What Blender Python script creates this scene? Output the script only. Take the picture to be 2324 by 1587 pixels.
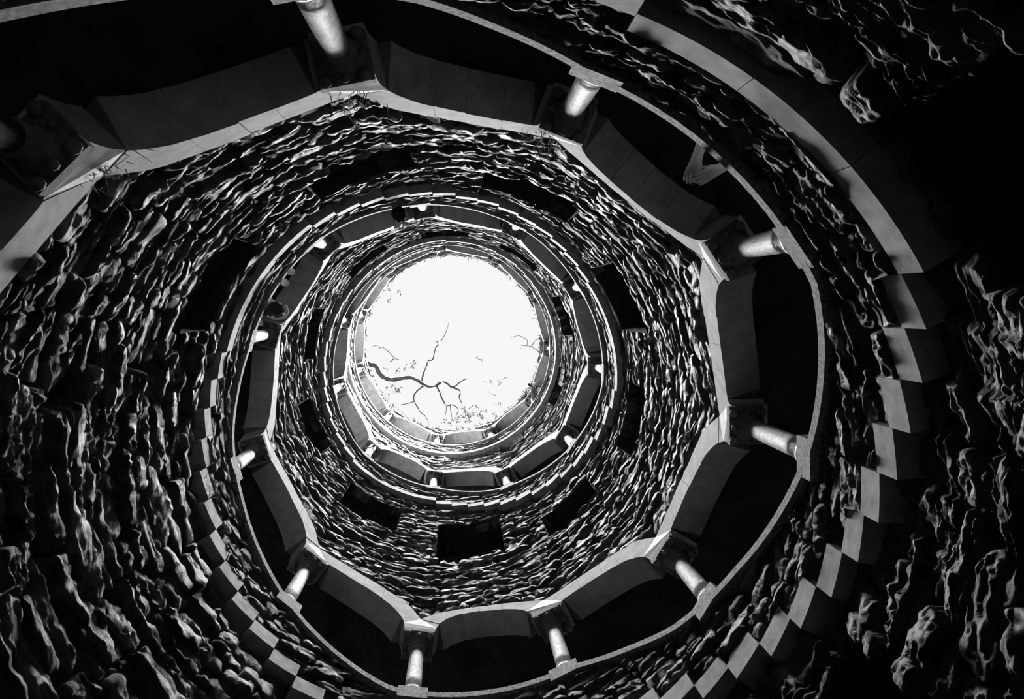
import bpy, math, random
import numpy as np
from mathutils import Matrix, Vector

# ------------------------------------------------------------------ camera, sky, sun, exposure
SC = bpy.context.scene
for o in list(bpy.data.objects):
    bpy.data.objects.remove(o)
COL = SC.collection
S = 2.5                                   # metres per well radius
FPX, CX, CY = 2000.0, 1162.0, 793.5       # focal length and centre, for a 2324 x 1587 frame
TA, TB = 0.05098099676, -0.06193785933    # small tilt of the lens off the zenith
CAMX, CAMY = 0.0477775966, -0.4431503725  # camera stands off the axis of the well
T0 = math.degrees(-0.5223837308908076)    # direction of the foot of the first flight
H0, RHO = 1.505006815, 0.08212046779      # its height and the rise of one step, in well radii
DLT, PER = 6.572589898, 131.4223599       # degrees per step, degrees per flight + landing


def rot(a, b):
    ca, sa, cb, sb = math.cos(a), math.sin(a), math.cos(b), math.sin(b)
    return np.array([[1, 0, 0], [0, ca, -sa], [0, sa, ca]]) @ np.array([[cb, 0, sb], [0, 1, 0], [-sb, 0, cb]])


RC = rot(TA, TB)
cam_data = bpy.data.cameras.new('camera')
cam_data.sensor_width = 36.0
cam_data.lens = FPX / 2324.0 * 36.0
cam_data.clip_start = 0.05
cam_data.clip_end = 400
cam = bpy.data.objects.new('camera', cam_data)
COL.objects.link(cam)
MW = RC.T @ np.diag([1.0, -1.0, -1.0])
M4 = Matrix.Identity(4)
for i in range(3):
    for j in range(3):
        M4[i][j] = MW[i, j]
M4.translation = Vector((CAMX * S, CAMY * S, 0.0))
cam.matrix_world = M4
SC.camera = cam

world = bpy.data.worlds.new('sky')
SC.world = world
world.use_nodes = True
nt = world.node_tree
nt.nodes.clear()
w_out = nt.nodes.new('ShaderNodeOutputWorld')
w_bg = nt.nodes.new('ShaderNodeBackground')
w_tc = nt.nodes.new('ShaderNodeTexCoord')
w_sep = nt.nodes.new('ShaderNodeSeparateXYZ')
w_ramp = nt.nodes.new('ShaderNodeValToRGB')          # even overcast sky: brightest overhead, a third of that at the horizon
nt.links.new(w_tc.outputs['Generated'], w_sep.inputs[0])
nt.links.new(w_sep.outputs['Z'], w_ramp.inputs[0])
w_ramp.color_ramp.elements[0].color = (0.33, 0.33, 0.33, 1)
w_ramp.color_ramp.elements[1].color = (1, 1, 1, 1)
nt.links.new(w_ramp.outputs[0], w_bg.inputs[0])
w_bg.inputs[1].default_value = 0.93
nt.links.new(w_bg.outputs[0], w_out.inputs[0])


def sun_lamp(name, strength, angle, direction):
    d = bpy.data.lights.new(name, 'SUN')
    d.energy = strength
    d.angle = math.radians(angle)
    o = bpy.data.objects.new(name, d)
    COL.objects.link(o)
    o.rotation_euler = Vector(direction).to_track_quat('-Z', 'Y').to_euler()
    o.location = (0, 0, 60)
    return o


sun_lamp('overhead_fill_sun', 38.0, 32.0, (0.0, 0.0, -1.0))          # added second sun, brightens the deep walls in place of a bright zenith
sun_lamp('sun', 85.0, 1.0, (-0.80, 0.62, -1.45))                # the sun itself, only reaches the mouth

SC.view_settings.view_transform = 'Standard'
SC.view_settings.look = 'None'
SC.view_settings.gamma = 1.0
SC.view_settings.use_curve_mapping = False
SC.view_settings.exposure = 0.0
try:
    SC.cycles.max_bounces = 4
    SC.cycles.diffuse_bounces = 1
    SC.cycles.use_denoising = True
    SC.cycles.use_adaptive_sampling = False
except Exception:
    pass

RNG = np.random.default_rng(7)
random.seed(5)


# ------------------------------------------------------------------ materials
def material(name, lo, hi, scale=6.0, stretch=(1, 1, 1), rough=0.9, bump=0.3, bump_scale=30.0, bump_dist=0.02, tone=False, detail=8.0, spec=0.2):
    m = bpy.data.materials.new(name)
    m.use_nodes = True
    t = m.node_tree
    N, L = t.nodes, t.links
    b = N['Principled BSDF']
    b.inputs['Roughness'].default_value = rough
    b.inputs['Specular IOR Level'].default_value = spec
    geo = N.new('ShaderNodeNewGeometry')
    mp = N.new('ShaderNodeMapping')
    mp.inputs['Scale'].default_value = stretch
    L.new(geo.outputs['Position'], mp.inputs[0])
    n1 = N.new('ShaderNodeTexNoise')
    n1.inputs['Scale'].default_value = scale
    n1.inputs['Detail'].default_value = detail
    n1.inputs['Roughness'].default_value = 0.62
    L.new(mp.outputs[0], n1.inputs[0])
    r = N.new('ShaderNodeValToRGB')
    r.color_ramp.elements[0].position = 0.33
    r.color_ramp.elements[1].position = 0.68
    r.color_ramp.elements[0].color = (lo, lo, lo, 1)
    r.color_ramp.elements[1].color = (hi, hi, hi, 1)
    L.new(n1.outputs[0], r.inputs[0])
    src = r.outputs[0]
    if tone:
        at = N.new('ShaderNodeAttribute')
        at.attribute_name = 'tone'
        mx = N.new('ShaderNodeMix')
        mx.data_type = 'RGBA'
        mx.blend_type = 'MULTIPLY'
        mx.inputs[0].default_value = 1.0
        L.new(src, mx.inputs[6])
        L.new(at.outputs['Color'], mx.inputs[7])
        src = mx.outputs[2]
    L.new(src, b.inputs['Base Color'])
    if bump:
        n2 = N.new('ShaderNodeTexNoise')
        n2.inputs['Scale'].default_value = bump_scale
        n2.inputs['Detail'].default_value = 10.0
        n2.inputs['Roughness'].default_value = 0.78
        L.new(mp.outputs[0], n2.inputs[0])
        bp = N.new('ShaderNodeBump')
        bp.inputs['Strength'].default_value = bump
        bp.inputs['Distance'].default_value = bump_dist
        L.new(n2.outputs[0], bp.inputs['Height'])
        L.new(bp.outputs[0], b.inputs['Normal'])
    return m


M_ROCK = material('rough_schist', 0.035, 0.48, 8.0, (1, 1, 2.6), 0.62, 1.0, 30.0, 0.10, tone=True, spec=0.12)
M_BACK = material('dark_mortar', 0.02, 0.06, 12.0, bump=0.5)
M_PALE = material('dressed_limestone', 0.36, 0.58, 7.0, (1, 1, 1), 0.85, 0.25, 40.0, 0.01)
M_STEP = material('worn_step_stone', 0.30, 0.55, 9.0, (1, 1, 1), 0.85, 0.3, 45.0, 0.01)
M_COPE = material('weathered_coping_stone', 0.10, 0.50, 34.0, (1, 1, 1), 0.85, 0.8, 60.0, 0.012)
M_COLU = material('pale_column_stone', 0.45, 0.85, 26.0, (1, 1, 0.6), 0.6, 0.8, 30.0, 0.02, spec=0.3)
M_CAP = material('mossy_capital_stone', 0.10, 0.24, 20.0, bump=0.4)
M_SHADESTONE = material('shade_painted_stone', 0.015, 0.06, 20.0, bump=0.6)  # column stone with shade painted into its colour
M_PLAS = material('dark_gallery_plaster', 0.03, 0.11, 2.5, bump=0.2)  # gallery shade deepened through a darker plaster colour
M_FLOOR = material('dark_floor_marble', 0.01, 0.025, 3.0, bump=0.05)
M_SOIL = material('mossy_ground', 0.05, 0.14, 4.0, bump=0.6)
M_BARK = material('dark_bark', 0.015, 0.05, 8.0, bump=0.6)
M_LEAF = material('dark_leaf', 0.03, 0.09, 5.0, bump=0)
M_GRASS = material('pale_dry_grass', 0.25, 0.5, 5.0, bump=0)
M_SKIN = material('skin', 0.5, 0.62, 6.0, rough=0.6, bump=0.05)
M_HAIR = material('dark_hair', 0.01, 0.03, 30.0, bump=0.3)
M_DARK = material('dark_cloth', 0.012, 0.03, 20.0, bump=0.2)
M_WHITE = material('white_cloth_and_rim_light', 0.7, 0.82, 20.0, bump=0.2)
M_BRICK = material('infill_brick', 0.16, 0.34, 9.0, bump=0.4)


# ------------------------------------------------------------------ helpers
def P(t, r, z):
    """helix degrees t (from the foot of the first flight), radius and height in well radii -> metres"""
    a = np.radians(np.asarray(t, float) + T0)
    return np.stack(np.broadcast_arrays(r * np.cos(a) * S, r * np.sin(a) * S, np.asarray(z, float) * S), -1)


def zr(n):
    return H0 + np.asarray(n, float) * RHO


def project(p):
    q = (np.asarray(p) / S - np.array([CAMX, CAMY, 0.0])) @ RC.T
    zz = np.maximum(q[..., 2], 1e-3)
    return CX + FPX * q[..., 0] / zz, CY + FPX * q[..., 1] / zz


def mesh_np(name, V, Q, smooth=False, tone=None):
    V = np.ascontiguousarray(V, np.float32).reshape(-1, 3)
    Q = np.ascontiguousarray(Q, np.int32)
    k = Q.shape[1]
    m = bpy.data.meshes.new(name)
    m.vertices.add(len(V))
    m.vertices.foreach_set('co', V.ravel())
    m.loops.add(Q.size)
    m.loops.foreach_set('vertex_index', Q.ravel())
    m.polygons.add(len(Q))
    m.polygons.foreach_set('loop_start', np.arange(0, Q.size, k, dtype=np.int32))
    m.polygons.foreach_set('loop_total', np.full(len(Q), k, np.int32))
    if smooth:
        m.polygons.foreach_set('use_smooth', np.ones(len(Q), bool))
    m.update(calc_edges=True)
    if tone is not None:
        a = m.attributes.new('tone', 'FLOAT_COLOR', 'POINT')
        c = np.ones((len(V), 4), np.float32)
        c[:, :3] = np.asarray(tone, np.float32).reshape(-1, 1)
        a.data.foreach_set('color', c.ravel())
    return m


def mesh_py(name, V, F, smooth=False):
    m = bpy.data.meshes.new(name)
    m.from_pydata([tuple(map(float, v)) for v in V], [], F)
    if smooth:
        m.polygons.foreach_set('use_smooth', [True] * len(m.polygons))
    m.update()
    return m


def obj(name, mesh, mat, parent=None, loc=None):
    o = bpy.data.objects.new(name, mesh)
    if mesh is not None and mat is not None and len(mesh.materials) == 0:
        mesh.materials.append(mat)
    COL.objects.link(o)
    if parent is not None:
        o.parent = parent
    if loc is not None:
        o.location = loc
    return o


def local(o, V, origin):
    return np.asarray(V) - np.asarray(origin)


def thing(name, label, cat, loc=(0, 0, 0), group=None):
    o = bpy.data.objects.new(name, None)
    o.empty_display_size = 0.1
    COL.objects.link(o)
    o.location = loc
    o['label'] = label
    o['category'] = cat
    if group:
        o['group'] = group
    return o


def tag(o, label, cat, group=None):
    o['label'] = label
    o['category'] = cat
    if group:
        o['group'] = group
    return o


def structure(o):
    o['kind'] = 'structure'
    return o


def grid_faces(nu, nv):
    i = np.arange(nu - 1)[:, None] * nv + np.arange(nv - 1)[None, :]
    i = i.ravel()
    return np.stack([i, i + nv, i + nv + 1, i + 1], 1)


BOXF = [(0, 3, 2, 1), (4, 5, 6, 7), (0, 1, 5, 4), (1, 2, 6, 5), (2, 3, 7, 6), (3, 0, 4, 7)]


def hash3(ix, iy, iz):
    h = (ix.astype(np.int64) * 374761393 + iy.astype(np.int64) * 668265263 + iz.astype(np.int64) * 2147483647) & 0xFFFFFFFF
    h = ((h ^ (h >> 13)) * 1274126177) & 0xFFFFFFFF
    return ((h ^ (h >> 16)) & 0xFFFF) / 65535.0 * 2 - 1


def noise3(x, y, z):
    xi, yi, zi = np.floor(x), np.floor(y), np.floor(z)
    fx, fy, fz = x - xi, y - yi, z - zi
    fx, fy, fz = fx * fx * (3 - 2 * fx), fy * fy * (3 - 2 * fy), fz * fz * (3 - 2 * fz)
    r = 0
    for dx in (0, 1):
        for dy in (0, 1):
            for dz in (0, 1):
                w = (fx if dx else 1 - fx) * (fy if dy else 1 - fy) * (fz if dz else 1 - fz)
                r = r + w * hash3(xi + dx, yi + dy, zi + dz)
    return r


# ------------------------------------------------------------------ the helix
TOP_COPE, TOP_CAP, TOP_SLAB, RIM = 90.3, 97.9, 85.0, 105.6
T_END = 1010.0
HALF = PER / 8.0                                # half a bay, degrees
WCAP = 3.8                                      # half width of a capital, degrees
KS = np.arange(-9, 36)


def fl_ph(t):
    t = np.asarray(t, float)
    f = np.floor(t / PER)
    return f, t - f * PER


def step_bottom(t):
    f, ph = fl_ph(t)
    j = np.ceil(ph / DLT - 1e-9)
    j = np.where(ph <= 0, 0, j)
    n = np.where(j > 14, 15, j)
    return np.minimum(15 * f + n, TOP_SLAB)


def cope_bottom(t):
    f, ph = fl_ph(t)
    v = np.interp(ph, [0, 7.6, 14, 22.7, 31.5, 40, 53, 70, 79, 88, 93, 113, PER], [5.25, 6.35, 7.35, 8.7, 10.1, 11.6, 13.8, 16.0, 17.6, 18.9, 19.5, 19.9, 20.25])
    return np.minimum(15 * f + v, TOP_COPE)


COL_OFF = {-5: -2.0, -4: -1.8, -3: -2.1, -2: -2.4, -1: -1.0}     # the oldest bays were not set out evenly


def col_t(k):
    return 28.4 + PER / 4 * k + COL_OFF.get(k, 0.0)


def cap_n(k):
    return 12.7 if k == -1 else min([18, 22.75, 27.5, 28][k % 4] + 15 * (k // 4), TOP_CAP)


RAMP_IN = np.array([[0, 0], [.004, .6], [.015, 1.2], [.045, 1.8], [.10, 2.4], [.2, 3.1], [.35, 3.7], [.55, 4.3], [.75, 4.85], [.88, 5.2], [.955, 5.35], [.985, 5.25], [1, 4.9]])
RAMP_EX = np.array([[-.158, 2.7], [-.08, 3.5], [0, 4.2], [.06, 4.5], [.3, 5.2], [.6, 6.0], [.85, 6.65], [1, 7.05], [1.08, 7.3], [1.158, 7.5]])
FLAT_IN = np.array([[0, 0], [.004, .6], [.02, 1.1], [.08, 1.7], [.18, 2.1], [.3, 2.35], [.55, 2.65], [.75, 2.6], [.88, 2.2], [.95, 1.7], [.985, 1.1], [.998, .6], [1, .25]])
FLAT_EX = np.array([[-.158, 2.65], [0, 2.9], [.2, 3.15], [.35, 3.3], [.7, 3.4], [1, 3.3], [1.158, 2.9]])


def bay_profile(k):
    r = cap_n(k + 1) - cap_n(k)
    if r > 2:
        a, b = RAMP_IN.copy(), RAMP_EX.copy()
        a[:, 1] += a[:, 0] ** 3 * (r - 4.9)
        b[:, 1] += np.clip(b[:, 0], 0, 1) ** 2 * (r - 4.9)
    else:
        a, b = FLAT_IN.copy(), FLAT_EX.copy()
        a[:, 1] += a[:, 0] * (r - 0.25)
        b[:, 1] += np.clip(b[:, 0], 0, 1) * (r - 0.25)
    return a, b


COLS = np.array([col_t(int(k)) for k in KS])


def bay_of(t):
    return KS[np.clip(np.searchsorted(COLS, np.asarray(t, float), side='right') - 1, 0, len(KS) - 2)]


def s_of(t):
    i = bay_of(t) - KS[0]
    half = (COLS[i + 1] - COLS[i]) / 2
    off = np.asarray(t, float) - (COLS[i + 1] + COLS[i]) / 2
    return 0.5 + 0.5 * np.tan(np.radians(off)) / np.tan(np.radians(half - WCAP)), off


_ext_cache = {}


def ext_n(t):
    t = np.atleast_1d(np.asarray(t, float))
    out = np.empty(t.shape)
    k = bay_of(t)
    s, _ = s_of(t)
    for kk in np.unique(k):
        if kk not in _ext_cache:
            _ext_cache[kk] = bay_profile(int(kk))[1] + [0, cap_n(int(kk))]
        e = _ext_cache[kk]
        mk = k == kk
        out[mk] = np.interp(s[mk], e[:, 0], e[:, 1])
    return out


def plane_r(t):
    i = bay_of(t) - KS[0]
    off = np.asarray(t, float) - (COLS[i + 1] + COLS[i]) / 2
    chord = np.cos(np.radians((COLS[i + 1] - COLS[i]) / 2 - WCAP))     # distance of a bay's face from the axis
    return chord / np.cos(np.radians(off))


def smooth(x):
    x = np.clip(x, 0, 1)
    return x * x * (3 - 2 * x)


def clock(t):
    """where a helix angle shows in the picture, as the hour on a clock face"""
    h = ((t + T0) / 30.0 + 3.0) % 12.0
    q = int(round(h * 4)) % 48
    w = ['twelve', 'one', 'two', 'three', 'four', 'five', 'six', 'seven', 'eight', 'nine', 'ten', 'eleven', 'twelve']
    a, b = w[q // 4], w[q // 4 + 1]
    return ["%s o'clock" % a, 'quarter past %s' % a, 'half past %s' % a, 'quarter to %s' % b][q % 4]


TURN = ['outermost', 'second', 'third', 'topmost']


def turn_of(t):
    return TURN[3 if t > 715 else int(max(0, math.floor((t + 140) / 360.0)))]


# windows: helix degrees from, to, height from, to (well radii)
WIN = [(269.3, 292.8, 3.39, 3.76), (309.2, 334.5, 3.86, 4.36), (229.0, 251.6, 3.31, 3.69), (351.2, 373.0, 4.31, 5.0),
       (389.9, 411.0, 4.64, 5.0), (426.5, 447.2, 4.93, 5.31), (461.8, 484.5, 5.09, 5.83), (499.0, 521.2, 5.53, 6.05),
       (536.7, 557.4, 5.92, 6.37), (572.0, 593.6, 6.31, 6.72), (609.8, 630.3, 6.73, 7.2), (646.0, 667.8, 7.09, 7.58),
       (683.5, 704.3, 7.30, 7.69), (720.2, 740.8, 7.37, 8.05), (758.5, 777.7, 7.92, 8.39), (800.0, 814.0, 8.1, 8.62),
       (-16.0, 2.5, 0.9, 1.35), (49.0, 58.5, 1.5, 1.99)]
WIN_LOW = WIN[-2:]



def band_windows(kind):
    # the openings are listed by the stair above them; an arcade band is counted one turn lower
    return WIN_LOW if kind == 'low' else [(a - 360, b - 360, c, d) for a, b, c, d in WIN[:-len(WIN_LOW)]]


# ------------------------------------------------------------------ shell of the well
def revolve(name, prof, t0, t1, n, mat, parent=None, sm=True):
    """prof(t) -> list of (r, z)"""
    ts = np.linspace(t0, t1, n)
    rows = [P(t, np.array([p[0] for p in prof(t)]), np.array([p[1] for p in prof(t)])) for t in ts]
    V = np.concatenate(rows)
    return obj(name, mesh_np(name, V, grid_faces(n, len(prof(t0))), sm), mat, parent)


FLOOR_Z = -1.62 / S
structure(revolve('floor', lambda t: [(0.001, FLOOR_Z), (0.5, FLOOR_Z), (1.12, FLOOR_Z)], 0, 360, 49, M_FLOOR))
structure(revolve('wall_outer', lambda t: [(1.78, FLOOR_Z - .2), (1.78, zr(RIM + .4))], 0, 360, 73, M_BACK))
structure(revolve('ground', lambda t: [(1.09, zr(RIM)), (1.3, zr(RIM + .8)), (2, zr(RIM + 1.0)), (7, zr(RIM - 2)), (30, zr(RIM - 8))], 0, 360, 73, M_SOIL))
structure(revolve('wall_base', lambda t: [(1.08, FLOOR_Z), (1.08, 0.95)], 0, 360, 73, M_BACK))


def cz_lin(t):
    t = np.atleast_1d(np.asarray(t, float))
    return np.interp(t, COLS, [cap_n(int(k)) for k in KS])


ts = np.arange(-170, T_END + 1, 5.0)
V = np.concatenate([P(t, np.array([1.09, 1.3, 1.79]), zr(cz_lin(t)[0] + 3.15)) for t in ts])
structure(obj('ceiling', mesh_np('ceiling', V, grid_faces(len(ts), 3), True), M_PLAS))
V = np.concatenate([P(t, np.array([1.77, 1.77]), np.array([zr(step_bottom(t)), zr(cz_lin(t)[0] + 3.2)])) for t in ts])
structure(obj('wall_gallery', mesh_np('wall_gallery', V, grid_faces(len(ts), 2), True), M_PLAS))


# ------------------------------------------------------------------ rubble masonry
def face_r(t, z, kind):
    if kind == 'arc':
        b = smooth((z - zr(ext_n(t))) / (9 * RHO))
        return (plane_r(t) + .034) * (1 - b) + 1.05 * b
    if kind == 'low':
        return 1.068 - .05 * smooth((zr(step_bottom(t)) - z) / (5 * RHO))      # the wall corbels in below the steps
    if kind == 'par':
        return np.full(np.shape(t), 1.014)
    if kind == 'rim':
        b = smooth((z - zr(ext_n(t))) / (3 * RHO))
        return (plane_r(t) + .03) * (1 - b) + 1.02 * b
    return np.full(np.shape(t), 1.04)


def stone(tc, zc, a, b, lo, hi, kind, nu, nv, prot, seed, rough):
    """one rubble stone: front of half-length a degrees and half-height b, worn and uneven"""
    rg = np.random.default_rng(seed)
    u = np.concatenate([[-1], np.linspace(-.94, .94, nu - 2), [1]])
    v = np.concatenate([[-1], np.linspace(-.90, .90, nv - 2), [1]])
    U, W = np.meshgrid(u, v, indexing='ij')
    o = rg.uniform(0, 50, 3)
    # outline: corners cut unevenly, edges wander
    cut = 1 - np.abs(U) ** 3 * np.abs(W) ** 2 * rg.uniform(.05, .35)
    sk = rg.uniform(-.25, .25)
    tt = tc + a * (U * cut + sk * W * .3 + .10 * noise3(W * 2.2 + o[0], U * 1.5 + o[1], U * 0 + o[2]))
    ll = rg.uniform(-.45, .45)
    zz = zc + b * (W * cut + ll * U + .42 * noise3(U * 2.6 + o[1], W * 1.2 + o[2], U * 0 + o[0]))
    zz = np.clip(zz, lo(tt), hi(tt))
    R0 = face_r(tt, zz, kind)
    prof = np.clip((1 - np.abs(U) ** 7) * (1 - np.abs(W) ** 5), 0, 1) ** .6
    x, y, h = tt * R0 / 57.3, R0 * 0, zz
    n = (1 - 2.2 * np.abs(noise3(x * 7 + o[0], y + o[1], h * 20 + x * 6 * sk + o[2]))) * .6 + (1 - 2 * np.abs(noise3(x * 20 + o[2], y + o[0], h * 48 + o[1]))) * .45 + (1 - 2 * np.abs(noise3(x * 42 + o[1], y + o[2], h * 100 + o[0]))) * .28 + noise3(x * 80, y + o[2], h * 150) * .22 - .6
    lean = rg.uniform(-.9, .35)                      # most stones bulge low and lean back at the top
    slope = rg.uniform(-.5, .5)
    d = prot * (1 + .45 * lean * W + .35 * slope * U) + rough * n
    d = np.where(prof > 0, d * (.35 + .65 * prof), d)
    edge = (np.abs(U) >= .999) | (np.abs(W) >= .999)
    if kind == 'low':
        d = .062 * np.tanh(d / .062)
    d = np.where(edge, -.045, d)
    return P(tt, R0 - d, zz)


def in_frame(t, r, z, mg=130):
    x, y = project(P(t, r, z))
    return -mg < x < 2324 + mg and -mg < y < 1587 + mg


def masonry(name, t0, t1, lo, hi, kind, size, parent_mesh, seed, most=300, prot=(.008, .04), rough=.014, stuff_name='rubble'):
    """courses of rubble stones between two curves; the stones that show largest are parts, the rest one part of stuff"""
    rg = np.random.default_rng(seed)
    par = structure(obj(name, parent_mesh, M_BACK))
    tl = np.arange(t0, t1, 2.0)
    zmin, zmax = lo(tl).min(), hi(tl).max()
    out = []
    z = zmin - .02
    ci = 0
    while z < zmax:
        fade = np.clip((z - 1.5) / 4.0, 0, 1)
        hh = rg.uniform(*size[0]) * (1 - fade) + rg.uniform(*size[1]) * fade
        t = t0 + rg.uniform(-8, 0)
        while t < t1:
            L = hh * rg.uniform(1.1, 3.0) if rg.random() < .8 else hh * rg.uniform(.7, 1.2)
            dt = math.degrees(L)
            subs = [(z, z + hh)]
            if rg.random() < .28 and hh > .05:
                m = rg.uniform(.35, .65) * hh
                subs = [(z, z + m), (z + m, z + hh)]
            wob = .9 * hh * float(noise3(np.array([t / 14.0]), np.array([ci * .37 + seed]), np.array([0.5]))[0])
            for (za, zb) in subs:
                za, zb = za + wob, zb + wob
                ta, tb = t, t + dt
                for (wa, wb, wz0, wz1) in band_windows(kind):
                    if zb > wz0 + .012 and za < wz1 - .012 and tb > wa and ta < wb:
                        if ta < wa < tb and (wa - ta) >= (tb - wb):
                            tb = wa
                        elif ta < wb < tb:
                            ta = wb
                        else:
                            ta = tb = 0
                if tb - ta < 1.2:
                    continue
                tc = (ta + tb) / 2
                if tc < t0 or tc > t1:
                    continue
                l_, h_ = float(lo(np.array([tc]))[0]), float(hi(np.array([tc]))[0])
                za2, zb2 = max(za, l_), min(zb, h_)
                if zb2 - za2 < .25 * (zb - za) or zb2 - za2 < .012:
                    continue
                if not in_frame(tc, 1.03, (za2 + zb2) / 2):
                    continue
                out.append((tc, (za2 + zb2) / 2, (tb - ta) / 2 * 1.02, (zb2 - za2) / 2 * 1.06))
            t += dt
        z += hh
        ci += 1
    made = []
    for i, (tc, zc, a, b) in enumerate(out):
        pw = 2 * math.radians(a) * FPX / max(zc, .8)
        ph = 2 * b * FPX / max(zc, .8) ** 2 * 1.1 + 8
        nu = int(np.clip(pw / 6, 6, 44))
        nv = int(np.clip(ph / 4.2, 6, 28))
        pr = rg.uniform(*prot) * (.6 + 4 * min(b, .06) / .06 * .25)
        Vs = stone(tc, zc, a, b, lo, hi, kind, nu, nv, pr, seed * 100003 + i, rough)
        made.append((pw * ph, Vs.reshape(-1, 3), grid_faces(nu, nv), rg.uniform(.45, 1.25)))
    made.sort(key=lambda q: -q[0])
    for (_, Vs, Q, tn) in made[:most]:
        c = Vs.mean(0)
        obj('stone', mesh_np('stone', Vs - c, Q, False, np.full(len(Vs), tn)), M_ROCK, par, c)
    rest = made[most:]
    if rest:
        off, VV, QQ, TT = 0, [], [], []
        for (_, Vs, Q, tn) in rest:
            VV.append(Vs)
            QQ.append(Q + off)
            TT.append(np.full(len(Vs), tn))
            off += len(Vs)
        o = obj(stuff_name, mesh_np(stuff_name, np.concatenate(VV), np.concatenate(QQ), False, np.concatenate(TT)), M_ROCK, par)
        o['kind'] = 'stuff'
    return par, len(made)


def backing(name, t0, t1, lo, hi, rad, kind, dt=1.5):
    """the wall core behind the stones, with the window openings left out"""
    ts = list(np.arange(t0, t1, dt)) + [t1]
    wins = band_windows(kind)
    for w in wins:
        ts += [x for x in w[:2] if t0 < x < t1]
    ts = np.array(sorted(set(ts)))
    V, Q = [], []
    n = 0
    for a, b in zip(ts[:-1], ts[1:]):
        if b - a < 1e-6:
            continue
        m = (a + b) / 2
        za, zb = lo(np.array([a, b])), hi(np.array([a, b]))
        holes = [(w[2], w[3]) for w in wins if w[0] <= m <= w[1]]
        spans = [(None, None)]
        if holes:
            h0, h1 = holes[0]
            if h0 < max(zb) and h1 > min(za):
                spans = [(None, h0), (h1, None)]
        for (s0, s1) in spans:
            c = [za[0] if s0 is None else s0, za[1] if s0 is None else s0, zb[1] if s1 is None else s1, zb[0] if s1 is None else s1]
            if c[3] <= c[0] or c[2] <= c[1]:
                continue
            for tt, zz in ((a, c[0]), (b, c[1]), (b, c[2]), (a, c[3])):
                V.append(P(tt, rad, zz))
            Q.append([n, n + 1, n + 2, n + 3])
            n += 4
    return mesh_np(name, np.array(V), np.array(Q))


def f_low_hi(t):
    return zr(step_bottom(t)) + .004


def f_arc_lo(t):
    return zr(ext_n(t)) + .004


def f_arc_hi(t):
    t = np.asarray(t, float)
    return np.where(t + 360 > 1000, zr(RIM), zr(step_bottom(t + 360))) + .004


def f_par_lo(t):
    return zr(step_bottom(t) + 1.05)


def f_par_hi(t):
    return zr(cope_bottom(t)) + .002


SZ_BIG = ((.075, .135), (.05, .085))
SZ_MID = ((.05, .095), (.045, .075))
SZ_PAR = ((.045, .085), (.035, .06))
f_base = lambda t: np.full(np.shape(t), .95)
N = []
N.append(masonry('wall_lower', -60, 224, f_base, f_low_hi, 'low', SZ_BIG, backing('wall_lower', -140, 224, f_base, f_low_hi, 1.085, 'low'), 11, prot=(.008, .045), rough=.027))
N.append(masonry('wall_middle', -136, 224, f_arc_lo, f_arc_hi, 'arc', SZ_MID, backing('wall_middle', -136, 224, f_arc_lo, f_arc_hi, 1.08, 'arc'), 12, prot=(.006, .028)))
N.append(masonry('wall_upper', 224, 584, f_arc_lo, f_arc_hi, 'arc', SZ_MID, backing('wall_upper', 224, 584, f_arc_lo, f_arc_hi, 1.08, 'arc'), 13, prot=(.006, .024)))
f_rim_hi = lambda t: np.where(np.asarray(t, float) < 650, zr(TOP_SLAB + 1.0), zr(RIM)) + .004
N.append(masonry('wall_rim', 584, T_END, f_arc_lo, f_rim_hi, 'rim', SZ_MID, backing('wall_rim', 584, T_END, f_arc_lo, f_rim_hi, 1.06, 'rim'), 14, prot=(.006, .024)))
for (a, b, sd) in ((-136, 224, 21), (224, 584, 22), (584, T_END, 23)):
    N.append(masonry('wall_parapet', a, b, f_par_lo, f_par_hi, 'par', SZ_PAR, backing('wall_parapet', a, b, f_par_lo, f_par_hi, 1.05, 'par'), sd, prot=(.004, .02)))
print('stones', [n for _, n in N])

# ------------------------------------------------------------------ window openings: jambs, sill, head and dark back
for i, (a, b, z0, z1) in enumerate(WIN):
    n = 7
    tt = np.linspace(a, b, n)
    V, Q = [], []
    ring = []
    for r in (1.03, 1.36):
        row = [P(t, r, z0 + .006 * math.sin(7 * t)) for t in tt] + [P(t, r, z1 + .014 * math.sin(3 * t + i)) for t in tt[::-1]]
        ring.append(len(V))
        V += row
    m = 2 * n
    for j in range(m):
        k = (j + 1) % m
        Q.append((j, k, m + k, m + j))
    Q += [(m + j, m + j + 1, 2 * m - 2 - j, 2 * m - 1 - j) for j in range(n - 1)]
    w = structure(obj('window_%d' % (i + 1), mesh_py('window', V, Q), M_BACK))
    if i in (14, 15):                                   # two openings are partly bricked up
        nb = 3
        for j in range(nb):
            t_a = (a if i == 14 else a) + (b - a) * .16 * j
            c = [P(t, r, z) for r in (1.05, 1.12) for (t, z) in ((t_a, z0 + .02), (t_a + (b - a) * .14, z0 + .02), (t_a + (b - a) * .14, z1 - .03 - .02 * j), (t_a, z1 - .03 - .02 * j))]
            obj('brick', mesh_py('brick', c, BOXF), M_BRICK, w)

# ------------------------------------------------------------------ flights of steps, landings
def wedge(t0, t1, r0, r1, n0, n1, seg=3):
    V, Q = [], []
    tt = np.linspace(t0, t1, seg + 1)
    for t in tt:
        V += [P(t, r0, zr(n0)), P(t, r1, zr(n0)), P(t, r1, zr(n1)), P(t, r0, zr(n1))]
    for i in range(seg):
        b = 4 * i
        for j in range(4):
            k = (j + 1) % 4
            Q.append((b + j, b + 4 + j, b + 4 + k, b + k))
    Q += [(0, 1, 2, 3), (4 * seg + 3, 4 * seg + 2, 4 * seg + 1, 4 * seg)]
    return V, Q


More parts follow.
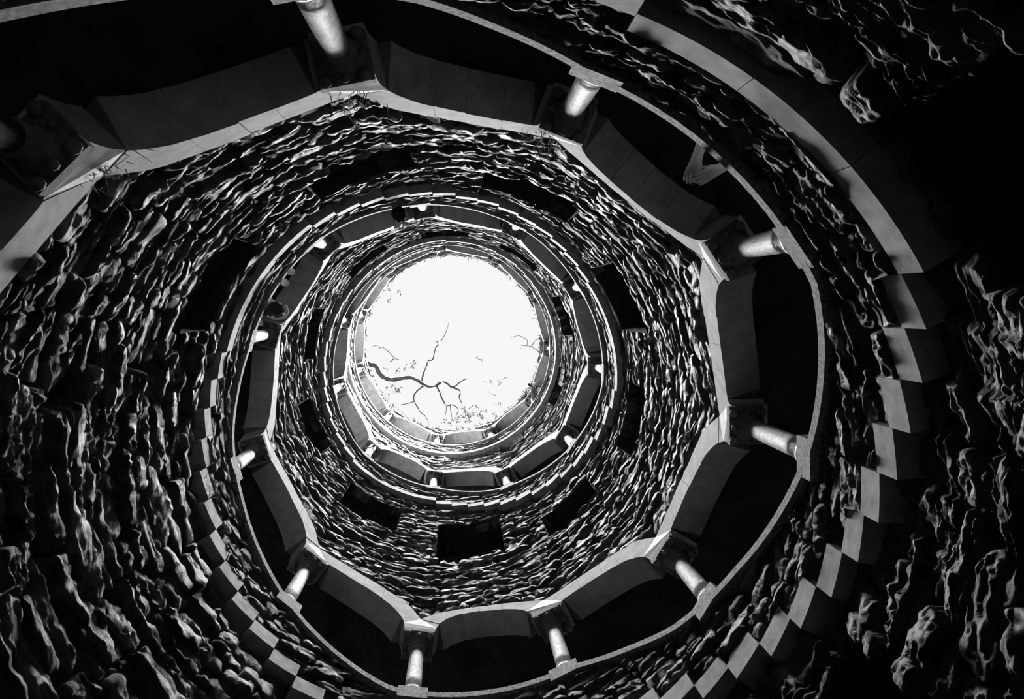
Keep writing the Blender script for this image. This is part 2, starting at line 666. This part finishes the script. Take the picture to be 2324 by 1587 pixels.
def add_wedge(name, args, mat, par):
    V, Q = wedge(*args)
    V = np.array(V)
    c = V.mean(0)
    return obj(name, mesh_py(name, V - c, Q), mat, par, c)


FLIGHT_WHERE = {-2: 'hidden low by the camera, upper left', -1: 'ending at the long upper right landing', 0: 'down the right side of the outermost turn',
                1: 'up the left side of the outermost turn', 2: 'over the top of the second turn', 3: 'round the bottom of the second turn',
                4: 'up the left side of the innermost turn', 5: 'at the upper right just under the well mouth'}
for f in range(-1, 6):
    par = thing('stair_flight', 'flight of worn stone step ends %s' % FLIGHT_WHERE[f], 'stairs')
    base = f * PER
    for j in range(1, 15):
        n = min(15 * f + j, TOP_SLAB)
        if n >= TOP_SLAB:
            continue
        jr = random.uniform(-.004, .004)
        add_wedge('step', (base + (j - 1) * DLT + .05, base + j * DLT - .05, 1.0 + jr, 1.76, n, n + 1.1), M_STEP, par)
    a, b = base + 14 * DLT, base + PER
    if f == 5:
        a, b = base + 9 * DLT, T_END
    nn = 3 if f < 5 else 8
    for q in range(nn):
        add_wedge('landing_slab', (a + (b - a) * q / nn + .05, a + (b - a) * (q + 1) / nn - .05, 1.0, 1.76, min(15 * f + 15, TOP_SLAB), min(15 * f + 15, TOP_SLAB) + 1.1, 8), M_STEP, par)

# ------------------------------------------------------------------ parapet copings
K0, K1 = -5, 29
for turn in range(4):
    par = thing('parapet_coping', 'thin weathered stone coping on the parapet of the %s turn of the arcade' % TURN[turn], 'coping')
    for k in range(K0, K1 + 1):
        a, b = col_t(k), col_t(k + 1)
        if TURN.index(turn_of((a + b) / 2)) != turn:
            continue
        nb = 12
        V, Q = [], []
        for t in np.linspace(a + .04, b - .04, nb + 1):
            z = float(cope_bottom(t))
            for (r, n) in ((.988, z + .08), (1.0, z), (1.17, z), (1.17, z + .6), (1.0, z + .62), (.987, z + .52)):
                V.append(P(t, r, zr(n)))
        for i in range(nb):
            for j in range(6):
                q = (j + 1) % 6
                Q.append((6 * i + j, 6 * i + 6 + j, 6 * i + 6 + q, 6 * i + q))
        Q += [(0, 1, 2, 3, 4, 5), tuple(6 * nb + j for j in (5, 4, 3, 2, 1, 0))]
        V = np.array(V)
        c = V.mean(0)
        obj('coping_stone', mesh_py('coping_stone', V - c, Q), M_COPE, par, c)

# ------------------------------------------------------------------ columns
RCOL = 1.037


def lathe(prof, seg=20):
    V, Q = [], []
    for (r, z) in prof:
        for i in range(seg):
            a = 2 * math.pi * i / seg
            V.append((r * math.cos(a) * S, r * math.sin(a) * S, z * RHO * S))
    n = len(prof)
    for j in range(n - 1):
        for i in range(seg):
            k = (i + 1) % seg
            Q.append((j * seg + i, j * seg + k, (j + 1) * seg + k, (j + 1) * seg + i))
    Q.append(tuple(range(seg))[::-1])
    Q.append(tuple((n - 1) * seg + i for i in range(seg)))
    return V, Q


def box(x0, x1, y0, y1, z0, z1):
    return [(x0, y0, z0), (x1, y0, z0), (x1, y1, z0), (x0, y1, z0), (x0, y0, z1), (x1, y0, z1), (x1, y1, z1), (x0, y1, z1)]


ME_SHAFT = mesh_py('shaft', *lathe([(.0315, -4.15), (.0315, -3.2), (.031, -1.7), (.0285, 0)]), True)
ME_BASE = mesh_py('base', *lathe([(.046, -6.6), (.049, -6.45), (.046, -6.28), (.038, -6.2), (.037, -6.1), (.041, -6.0), (.036, -5.88), (.032, -5.85)]), True)
ME_CAPB = mesh_py('capital', *lathe([(.030, -1.8), (.036, -1.72), (.036, -1.6), (.031, -1.52), (.034, -1.2), (.044, -.8), (.056, -.42), (.058, -.36)]), True)
ME_ABA = mesh_py('abacus', box(-.058 * S, .062 * S, -.066 * S, .066 * S, -.38 * RHO * S, 0), BOXF)


def ellipsoid(rx, ry, rz_, nu=8, nv=6):
    V, Q = [(0, 0, -rz_)], []
    for j in range(1, nv):
        b = -math.pi / 2 + math.pi * j / nv
        for i in range(nu):
            a = 2 * math.pi * i / nu
            V.append((rx * math.cos(b) * math.cos(a), ry * math.cos(b) * math.sin(a), rz_ * math.sin(b)))
    V.append((0, 0, rz_))
    for i in range(nu):
        Q.append((0, 1 + (i + 1) % nu, 1 + i))
        for j in range(nv - 2):
            p = 1 + j * nu
            Q.append((p + i, p + (i + 1) % nu, p + nu + (i + 1) % nu, p + nu + i))
        Q.append((len(V) - 1, 1 + (nv - 2) * nu + i, 1 + (nv - 2) * nu + (i + 1) % nu))
    return V, Q


ME_SHAFT_SHADED = ME_SHAFT.copy()
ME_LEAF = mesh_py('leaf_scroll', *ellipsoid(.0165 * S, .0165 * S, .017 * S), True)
for m, mat in ((ME_SHAFT, M_COLU), (ME_SHAFT_SHADED, M_SHADESTONE), (ME_BASE, M_COLU), (ME_CAPB, M_CAP), (ME_ABA, M_CAP), (ME_LEAF, M_CAP)):
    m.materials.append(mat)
for k in range(K0, K1 + 1):
    t = col_t(k)
    c = cap_n(k)
    cb = float(cope_bottom(t)) + .6
    shaded = k <= -4                                           # lowest shafts: shadow is put into the stone colour
    root = thing('stone_column', '%s round stone column at %s on the %s turn of the arcade' % ('shade-darkened' if shaded else 'pale', clock(t), turn_of(t)), 'column', P(t, RCOL, zr(cb)), 'arcade columns')
    root['kind'] = 'thing'
    root.rotation_euler = (0, 0, math.radians(t + T0))      # local x points away from the axis
    dz = (c - cb) * RHO * S
    ph = .38 if k % 4 < 2 else .30
    obj('plinth', mesh_py('plinth', box(-.050 * S, .066 * S, -.056 * S, .056 * S, -.75 * RHO * S, ph * RHO * S), BOXF), M_COPE, root)
    obj('base', ME_BASE, None, root, (0, 0, (ph + 6.6) * RHO * S))
    sh = obj('shaft', ME_SHAFT_SHADED if shaded else ME_SHAFT, None, root, (0, 0, dz - 1.75 * RHO * S))
    sh.scale = (1, 1, (c - 1.75 - cb - ph - .7) / 4.15)
    cp = obj('capital', ME_CAPB, None, root, (0, 0, dz))
    obj('abacus', ME_ABA, None, root, (0, 0, dz))
    for i in range(8):
        a = math.pi / 4 * i
        rr = .068 if i % 2 else .050
        zl = -.62 if i % 2 else -.75
        lf = obj('leaf_scroll', ME_LEAF, None, cp, (rr * math.cos(a) * S, rr * math.sin(a) * S, zl * RHO * S))
        if i % 2 == 0:
            lf.scale = (.72, .72, .8)

# ------------------------------------------------------------------ arches between the columns
DEPTH = .125


def bay_point(k, s, n, out=0.0):
    """point on the face of a bay: s along the chord between its capitals, n in step heights"""
    a = math.radians(col_t(k) + WCAP + T0)
    b = math.radians(col_t(k + 1) - WCAP + T0)
    A = np.array([math.cos(a), math.sin(a)])
    B = np.array([math.cos(b), math.sin(b)])
    mid = (A + B) / 2
    nrm = mid / np.linalg.norm(mid)
    p = A + (B - A) * s + nrm * out
    return np.array([p[0] * S, p[1] * S, float(zr(n)) * S])


def prism(face, back, name, par, mat):
    n = len(face)
    V = np.array(list(face) + list(back))
    Q = [tuple(range(n))[::-1], tuple(range(n, 2 * n))]
    for i in range(n):
        j = (i + 1) % n
        Q.append((i, j, n + j, n + i))
    c = V.mean(0)
    return obj(name, mesh_py(name, V - c, Q), mat, par, c)


for k in range(K0, K1):
    pin, pex = bay_profile(k)
    c = cap_n(k)
    tm = (col_t(k) + col_t(k + 1)) / 2
    par = thing('stone_arch', '%s dressed stone arch at %s on the %s turn of the arcade' % ('rising' if cap_n(k + 1) - c > 2 else 'level', clock(tm), turn_of(tm)), 'arch', P(tm, 1.0, zr(c)), 'arcade arches')
    par_m = Matrix.Translation(par.location)
    cuts = sorted([.045] + [x + random.uniform(-.04, .04) for x in (.27, .5, .73)] + [.955])
    lim = [-.158] + cuts[1:-1] + [1.158]
    inl = [cuts[0]] + cuts[1:-1] + [cuts[-1]]
    fi = lambda s: float(np.interp(s, pin[:, 0], pin[:, 1])) + c
    fe = lambda s: float(np.interp(s, pex[:, 0], pex[:, 1])) + c
    g = .0012
    for i in range(len(lim) - 1):
        si = np.linspace(inl[i] + g, inl[i + 1] - g, 7)
        se = np.linspace(lim[i] + g, lim[i + 1] - g, 7)
        sl = random.uniform(-.02, .02)
        pr = random.uniform(-.002, .002)
        loop = [(s, fi(s)) for s in si] + [(s, fe(s)) for s in se[::-1]]
        o = prism([bay_point(k, s, n, pr) for s, n in loop], [bay_point(k, s, n, DEPTH) for s, n in loop], 'voussoir', par, M_PALE)
        o.location = Vector(o.location) - par.location
for k in range(K0 + 1, K1):
    # springer over each capital: belongs to the arch on its rising side
    pl, pe = bay_profile(k - 1)
    pr, _ = bay_profile(k)
    cl, cr = cap_n(k - 1), cap_n(k)
    fl_ = lambda s: float(np.interp(s, pl[:, 0], pl[:, 1])) + cl
    fr_ = lambda s: float(np.interp(s, pr[:, 0], pr[:, 1])) + cr
    pts = [bay_point(k, s, fr_(s)) for s in (0, .004, .015, .03, .044)]
    top_r = bay_point(k, -.158, cr + 2.66)
    left = [bay_point(k - 1, s, max(fl_(s), cr)) for s in (.957, .97, .985, .996, 1.0)]
    face = [bay_point(k, 0, cr)] + pts[1:] + [top_r] + left
    a = math.radians(col_t(k) + T0)
    outv = np.array([math.cos(a) * DEPTH * S, math.sin(a) * DEPTH * S, 0])
    par = [o for o in bpy.data.objects if o.name.startswith('stone_arch')][k - K0]
    o = prism(face, [p + outv for p in face], 'springer', par, M_PALE)
    o.location = Vector(o.location) - par.location

ARCH = {}

# ------------------------------------------------------------------ trees over the mouth of the well
def at(px, py, z):
    """the point at height z (well radii) that stands over a given direction from the camera"""
    d = RC.T @ np.array([(px - CX) / FPX, (py - CY) / FPX, 1.0])
    k = z / d[2]
    return np.array([(CAMX + d[0] * k) * S, (CAMY + d[1] * k) * S, z * S])


def tube(name, pts, r0, r1, mat, par=None, seg=7, knot=.18, fn=None):
    pts = [np.asarray(p, float) for p in pts]
    # smooth the line
    fine = []
    n = len(pts)
    for i in range(n - 1):
        p0, p1, p2, p3 = pts[max(i - 1, 0)], pts[i], pts[i + 1], pts[min(i + 2, n - 1)]
        for u in (0, .25, .5, .75):
            fine.append(.5 * ((2 * p1) + (p2 - p0) * u + (2 * p0 - 5 * p1 + 4 * p2 - p3) * u * u + (3 * p1 - p0 - 3 * p2 + p3) * u ** 3))
    fine.append(pts[-1])
    V, Q = [], []
    m = len(fine)
    for i, p in enumerate(fine):
        d = fine[min(i + 1, m - 1)] - fine[max(i - 1, 0)]
        d = d / (np.linalg.norm(d) + 1e-9)
        u = np.cross(d, [0.3, 0.2, 1.0])
        u /= np.linalg.norm(u) + 1e-9
        v = np.cross(d, u)
        f = i / (m - 1)
        r = (fn(f) if fn else r0 + (r1 - r0) * f) * (1 + random.uniform(-knot, knot))
        for j in range(seg):
            a = 2 * math.pi * j / seg
            V.append(p + (u * math.cos(a) + v * math.sin(a)) * r)
    for i in range(m - 1):
        for j in range(seg):
            k = (j + 1) % seg
            Q.append((i * seg + j, i * seg + k, (i + 1) * seg + k, (i + 1) * seg + j))
    Q += [tuple(range(seg))[::-1], tuple((m - 1) * seg + j for j in range(seg))]
    return obj(name, mesh_py(name, V, Q, True), mat, par)


ZB = 12.2
PXM = ZB / FPX * S                                   # metres per pixel at that height


def branch(par, pts, w0, w1, name='branch', dz=0.0):
    L = [at(x, y, ZB + dz + .10 * math.sin(i * 1.7 + x)) for i, (x, y) in enumerate(pts)]
    return tube(name, L, w0 * PXM / 2, w1 * PXM / 2, M_BARK, par, 6)


def leaves(par, spots, size, seed):
    rg = np.random.default_rng(seed)
    V, Q = [], []
    for (x, y, r, n) in spots:
        # foliage hangs in small sprays
        for _ in range(max(2, n // 7)):
            cx, cy = x + rg.normal(0, r * .55), y + rg.normal(0, r * .45)
            for _ in range(7):
                c = at(cx + rg.normal(0, 2.6), cy + rg.normal(0, 2.6), ZB + rg.uniform(-.3, .3))
                a = rg.normal(size=3)
                a /= np.linalg.norm(a)
                b = np.cross(a, rg.normal(size=3))
                b /= np.linalg.norm(b)
                q = rg.uniform(.6, 1.3) * size
                k = len(V)
                V += [c - a * q, c + b * q * .38, c + a * q, c - b * q * .38]
                Q.append((k, k + 1, k + 2, k + 3))
    o = obj('foliage', mesh_py('foliage', V, Q), M_LEAF, par)
    o['kind'] = 'stuff'


tree = thing('bare_tree', 'dark crooked tree limb with sparse leaves reaching over the mouth of the well', 'tree')
limb = [(842, 828), (853, 831), (862, 848), (876, 859), (892, 862), (912, 859), (932, 857), (948, 864), (962, 873), (975, 878), (990, 876)]
gx = at(842, 828, ZB)
foot = P(225 + 180 - T0 - 190, 3.4, zr(RIM))
trunk_pts = [np.array([-8.6, -1.2, float(zr(RIM - 1)) * S]), np.array([-8.4, -1.0, 28.2]), np.array([-7.2, -.6, 29.6]), np.array([-5.2, -.1, 30.2]), gx]
tube('trunk', trunk_pts, .32, .09, M_BARK, tree, 9, .08)
tube('limb', [at(x, y, ZB + .05 * math.sin(i)) for i, (x, y) in enumerate(limb)], 0, 0, M_BARK, tree, 8, .14, fn=lambda f: PXM / 2 * (11.5 - 5.5 * f if f < .8 else 7.1 - 4.6 * (f - .8) / .2))
for pts, a, b in (
        ([(957, 866), (961, 848), (969, 829), (971, 819), (982, 816), (986, 800), (990, 787), (995, 783), (991, 775)], 3.6, 2.2),
        ([(991, 775), (998, 774), (1003, 771), (1011, 757), (1017, 739), (1019, 730)], 2.4, .8),
        ([(961, 876), (945, 889), (939, 901), (941, 912), (947, 923), (955, 936), (966, 945), (973, 959)], 4.2, 1.8),
        ([(940, 911), (929, 915), (910, 919)], 2.6, 1.6),
        ([(862, 790), (868, 788), (883, 800), (897, 813), (907, 816)], 1.4, 2.2),
        ([(844, 788), (855, 784), (861, 791)], 1.2, 1.4),
        ([(990, 876), (996, 871), (1005, 866), (1015, 870), (1024, 878), (1032, 877), (1040, 871), (1048, 865), (1059, 860), (1073, 860)], 6.5, 1.6),
        ([(1030, 880), (1044, 886), (1045, 894), (1042, 901), (1048, 915)], 5.0, 2.2),
        ([(992, 877), (999, 893), (1007, 912), (1014, 920), (1026, 919), (1035, 923), (1040, 929)], 4.6, 1.8),
        ([(1022, 920), (1024, 939), (1027, 951)], 2.4, 1.4),
        ([(1014, 920), (1013, 930), (1011, 942)], 2.2, 1.2),
        ([(1040, 929), (1049, 926), (1056, 931), (1065, 927), (1073, 921), (1079, 920), (1087, 927)], 1.8, 1.4),
        ([(1056, 931), (1062, 941), (1058, 951)], 1.4, .9),
        ([(1107, 884), (1109, 889), (1116, 893), (1124, 897)], .9, 1.5)):
    branch(tree, pts, a, b)
leaves(tree, [(1062, 944, 16, 110), (1092, 940, 14, 60), (1040, 952, 12, 50), (1012, 952, 10, 24), (897, 886, 12, 90), (937, 826, 9, 36), (922, 836, 8, 20), (888, 816, 7, 14), (875, 838, 5, 14), (1090, 816, 6, 16), (1128, 920, 12, 20), (1114, 935, 10, 22), (1000, 896, 5, 10), (1140, 870, 16, 12), (900, 842, 6, 10), (1110, 860, 16, 10)], 2.9 * PXM, 3)
tree2 = thing('bare_tree', 'thin leafless twig tree leaning over the rim beside the innermost arcade', 'tree')
end = at(1224, 798, ZB)
tube('trunk', [np.array([8.2, 1.6, float(zr(RIM - 1)) * S]), np.array([7.6, 1.4, 28.6]), np.array([5.5, .9, 30.0]), end], .16, .02, M_BARK, tree2, 7, .08)
for pts, a, b in (([(1228, 800), (1222, 797), (1207, 787), (1195, 785), (1181, 783)], 2.4, 1.4), ([(1207, 787), (1212, 776), (1223, 768)], 1.8, 1.2), ([(1196, 785), (1196, 772), (1181, 763), (1172, 763), (1158, 767)], 1.8, .9), ([(1182, 783), (1183, 792)], 1.2, .8)):
    branch(tree2, pts, a, b)
leaves(tree2, [(888, 680, 5, 14), (884, 656, 6, 14), (902, 664, 5, 10)], 2.9 * PXM, 9)

# ------------------------------------------------------------------ grass on capitals, ferns, grass round the rim
def tuft(name, label, cat, where, inward, n, length, seed, spread=.10):
    rg = np.random.default_rng(seed)
    V, Q = [], []
    for _ in range(n):
        p = np.array([rg.normal(0, spread), rg.normal(0, spread), rg.normal(0, spread * .4)])
        d = np.array([inward[0] * rg.uniform(.2, 1.0) + rg.normal(0, .45), inward[1] * rg.uniform(.2, 1.0) + rg.normal(0, .45), rg.uniform(-.25, .7)])
        L = length * rg.uniform(.4, 1.0)
        w = .0035
        side = np.cross(d, [0, 0, 1.0])
        side = side / (np.linalg.norm(side) + 1e-6) * w
        prev = None
        for j in range(4):
            f = j / 3
            c = p + d * L * f + np.array([0, 0, -.5 * L * f * f])
            k = len(V)
            V += [c - side * (1 - f * .9), c + side * (1 - f * .9)]
            if prev is not None:
                Q.append((prev, prev + 1, k + 1, k))
            prev = k
    o = obj(name, mesh_py(name, V, Q), M_GRASS, None, where)
    o['kind'] = 'stuff'
    tag(o, label, cat)
    return o


def inward_at(t):
    a = math.radians(t + T0)
    return (-math.cos(a), -math.sin(a), 0)


for i, (t, n, lab) in enumerate(((-71.5, 9.2, 'dry grass tuft growing out of the arch joint beside the topmost nearest capital'), (-42.3, 14.0, 'dry grass tuft on the capital where level and rising arches meet'),
                                 (-103.5, 4.8, 'dry grass tuft on the mossy capital at the upper corner of the outermost arcade'), (191.5, 25.0, 'dry grass tuft on the capital above the white lit column by the second stair turn'))):
    tuft('grass_tuft', lab, 'plant', P(t, float(plane_r(t)) - .006, zr(n)), inward_at(t), 70, .11, 40 + i, .08)
rg = np.random.default_rng(77)
V, Q = [], []
for _ in range(1500):
    t = rg.uniform(0, 360)
    b = P(t, rg.uniform(1.0, 1.12), zr(RIM) + rg.uniform(0, .02))
    a = inward_at(t)
    L = rg.uniform(.03, .15)
    d = np.array([a[0] * rg.uniform(-.1, .9) + rg.normal(0, .3), a[1] * rg.uniform(-.1, .9) + rg.normal(0, .3), rg.uniform(-.2, .7)]) * L
    sd = np.cross(d, [0, 0, 1])
    sd = sd / (np.linalg.norm(sd) + 1e-6) * .012
    k = len(V)
    V += [b - sd, b + sd, b + d]
    Q.append((k, k + 1, k + 2))
o = obj('rim_grass', mesh_py('rim_grass', V, Q), M_LEAF)
o['kind'] = 'stuff'
tag(o, 'short grass and moss fringing the mouth of the well against the sky', 'grass')

# ------------------------------------------------------------------ people leaning over the parapets
def skin_mesh(name, nodes, edges, mat, par, sub=2):
    """nodes: {key: (xyz, radius)}; the first key is the root"""
    keys = list(nodes)
    m = bpy.data.meshes.new(name)
    m.from_pydata([nodes[k][0] for k in keys], [(keys.index(a), keys.index(b)) for a, b in edges], [])
    o = obj(name, m, mat, par)
    md = o.modifiers.new('skin', 'SKIN')
    md.use_smooth_shade = True
    if len(m.skin_vertices):
        for i, k in enumerate(keys):
            r = nodes[k][1]
            m.skin_vertices[0].data[i].radius = (r, r)
            m.skin_vertices[0].data[i].use_root = (i == 0)
    sb = o.modifiers.new('subdivision', 'SUBSURF')
    sb.levels = sb.render_levels = sub
    return o


def lerp3(a, b, f):
    return tuple(a[i] + (b[i] - a[i]) * f for i in range(3))


def person(label, t, floor_n, rb, lean, hands, elbows, head, skin=M_SKIN, top=M_DARK, hair=M_HAIR, sleeves=.8, hand_r=1.0):
    """a standing figure behind the parapet; local x runs along the coping, y into the well, z up (metres)"""
    root = thing('person', label, 'person', P(t, rb, zr(floor_n)), 'visitors on the stair')
    a = math.radians(t + T0)
    X = Vector((-math.sin(a), math.cos(a), 0))
    Y = Vector((-math.cos(a), -math.sin(a), 0))
    m = Matrix.Identity(4)
    for i in range(3):
        m[i][0], m[i][1] = X[i], Y[i]
    # keep a right-handed frame: x follows the direction that makes x, y, z one
    if m.to_3x3().determinant() < 0:
        for i in range(3):
            m[i][0] = -m[i][0]
    m.translation = root.location
    root.matrix_world = m
    pel = (0, .0, .92)
    chest = (0, lean * .55, 1.22)
    neck = (0, lean * .86, 1.40)
    nd = {'pelvis': (pel, .12), 'waist': (lerp3(pel, chest, .45), .105), 'chest': (chest, .125), 'neck': (neck, .052), 'jaw': (lerp3(neck, head, .62), .070), 'head': (head, .088), 'crown': ((head[0], head[1] + .01, head[2] + .075), .062)}
    ed = [('pelvis', 'waist'), ('waist', 'chest'), ('chest', 'neck'), ('neck', 'jaw'), ('jaw', 'head'), ('head', 'crown')]
    cl = {'pelvis': (pel, .135), 'waist': (lerp3(pel, chest, .45), .12), 'chest': (chest, .142), 'collar': (lerp3(chest, neck, .75), .075)}
    ce = [('pelvis', 'waist'), ('waist', 'chest'), ('chest', 'collar')]
    tr = {'pelvis': ((pel[0], pel[1], pel[2] + .02), .138)}
    te = []
    for sgn, L in ((-1, 'l'), (1, 'r')):
        sh = (sgn * .18, chest[1] + .02, chest[2] + .07)
        el, hd = elbows[sgn], hands[sgn]
        wr = lerp3(el, hd, .86)
        for n_, p_, r_ in (('sh', sh, .058), ('el', el, .042), ('wr', wr, .028), ('palm', lerp3(el, hd, 1.04), .034)):
            nd[n_ + L] = (p_, r_ * (hand_r if n_ in ('wr', 'palm') else 1))
        ed += [('chest', 'sh' + L), ('sh' + L, 'el' + L), ('el' + L, 'wr' + L), ('wr' + L, 'palm' + L)]
        d = np.array(hd) - np.array(el)
        d /= np.linalg.norm(d)
        side = np.cross(d, [0, 0, 1.0])
        side /= np.linalg.norm(side) + 1e-6
        pl = np.array(lerp3(el, hd, 1.04))
        for i, (off, ln) in enumerate(((-.030, .070), (-.010, .080), (.010, .076), (.029, .060))):
            b0 = pl + d * .035 + side * off
            b1 = b0 + d * ln * .5 + np.array([0, 0, -.004])
            b2 = b1 + d * ln * .42 + np.array([0, 0, -.026])
            for q, (p_, r_) in enumerate(((b0, .0105), (b1, .0095), (b2, .0075))):
                nd['f%d%d%s' % (i, q, L)] = (tuple(p_), r_)
            ed += [('palm' + L, 'f%d0%s' % (i, L)), ('f%d0%s' % (i, L), 'f%d1%s' % (i, L)), ('f%d1%s' % (i, L), 'f%d2%s' % (i, L))]
        th0 = pl - d * .01 - side * sgn * .036
        th1 = th0 + d * .045 - side * sgn * .02
        nd['t0' + L], nd['t1' + L] = (tuple(th0), .012), (tuple(th1), .009)
        ed += [('palm' + L, 't0' + L), ('t0' + L, 't1' + L)]
        cl['sh' + L], cl['el' + L], cl['cuff' + L] = (sh, .074), (el, .056), (lerp3(el, hd, sleeves), .042)
        ce += [('chest', 'sh' + L), ('sh' + L, 'el' + L), ('el' + L, 'cuff' + L)]
        hip, kn, an = (sgn * .09, .0, .86), (sgn * .10, .05, .48), (sgn * .10, -.02, .08)
        nd['hip' + L], nd['kn' + L], nd['an' + L], nd['toe' + L] = (hip, .085), (kn, .055), (an, .04), ((sgn * .11, .14, .035), .034)
        ed += [('pelvis', 'hip' + L), ('hip' + L, 'kn' + L), ('kn' + L, 'an' + L), ('an' + L, 'toe' + L)]
        tr['hip' + L], tr['kn' + L], tr['an' + L] = (hip, .10), (kn, .072), (an, .058)
        te += [('pelvis', 'hip' + L), ('hip' + L, 'kn' + L), ('kn' + L, 'an' + L)]
    skin_mesh('body', nd, ed, skin, root)
    skin_mesh('jacket', cl, ce, top, root)
    skin_mesh('trousers', tr, te, M_DARK, root)
    hx, hy, hz = head
    obj('hair', mesh_py('hair', *ellipsoid(.098, .112, .098, 12, 8), True), hair, root, (hx, hy - .022, hz + .04))
    obj('nose', mesh_py('nose', *ellipsoid(.012, .02, .02), True), skin, root, (hx, hy + .095, hz - .005))
    for sgn in (-1, 1):
        obj('eye', mesh_py('eye', *ellipsoid(.012, .008, .008), True), M_HAIR, root, (hx + sgn * .032, hy + .083, hz + .02))
        obj('ear', mesh_py('ear', *ellipsoid(.012, .02, .03), True), skin, root, (hx + sgn * .095, hy - .005, hz))
    return root


def mir(x, y, z, x2=None, y2=None, z2=None):
    return {-1: (-x, y, z), 1: (x if x2 is None else x2, y if y2 is None else y2, z if z2 is None else z2)}


# second turn: dark figure, head over the coping, pale cap brim
p1 = person('person in dark clothes leaning head over the second coping under a pale cap brim', 284.2, 33.3, 1.25, .52, mir(.20, .52, .98), mir(.32, .36, 1.0), (0, .765, 1.09), sleeves=.9)
for sgn in (-1, 1):
    o = obj('cap_brim', mesh_py('cap_brim', *ellipsoid(.055, .024, .026, 10, 6), True), M_WHITE, p1, (sgn * .056, .885, 1.10))
    o.rotation_euler = (0, 0, sgn * .22)
# second turn, a few bays before: figure with white cuffs on the coping; white tube paints its rim-lit head outline
p2 = person('person in dark clothes with a painted rim light resting white cuffs on the second coping', 237.2, 31.1, 1.24, .50, mir(.30, .56, 1.0, .46, .52, 1.0), mir(.36, .34, 1.02, .44, .3, 1.04), (-.06, .72, 1.08), sleeves=.8)
tube('head_rim_light', [(-.17, .66, 1.00), (-.165, .76, 1.02), (-.11, .835, 1.04), (-.03, .855, 1.05), (.05, .80, 1.03)], .010, .020, M_WHITE, p2, 7, .15)
for x in (.30, .46):
    o = obj('cuff', mesh_py('cuff', *ellipsoid(.05, .07, .035, 8, 6), True), M_WHITE, p2, (x, .66, 1.02))
# outermost turn: only forearms and hands hang over the coping
p3 = person('person in the dark gallery hanging bare forearms and hands over the outermost coping', -21.0, 1.1, 1.235, .18, {-1: (-.06, .68, 1.0), 1: (.05, .65, 1.0)}, {-1: (-.20, .30, 1.0), 1: (.20, .30, 1.0)}, (0, .26, 1.55), sleeves=.45, hand_r=1.1)
# innermost turn: figure pointing a camera down the well
p4 = person('person leaning out at the innermost arcade holding a dark camera up to the face', 776.2, 86.1, 1.22, .42, {-1: (-.06, .74, 1.38), 1: (.07, .74, 1.38)}, {-1: (-.30, .60, 1.12), 1: (.30, .58, 1.12)}, (0, .56, 1.48), top=M_BRICK, sleeves=.8)
cam_body = thing('camera', 'small dark camera held by the person at the innermost arcade', 'camera', p4.matrix_world @ Vector((0, .78, 1.46)))
cam_body.rotation_euler = p4.matrix_world.to_euler()
obj('camera_body', mesh_py('camera_body', box(-.065, .065, -.03, .02, -.04, .04), BOXF), M_HAIR, cam_body)
ln = obj('lens', mesh_py('lens', *lathe([(.010, 0), (.0125, .02), (.0125, .28), (.010, .3)], 14), True), M_DARK, cam_body, (0, .02, 0))
ln.rotation_euler = (-math.pi / 2, 0, 0)
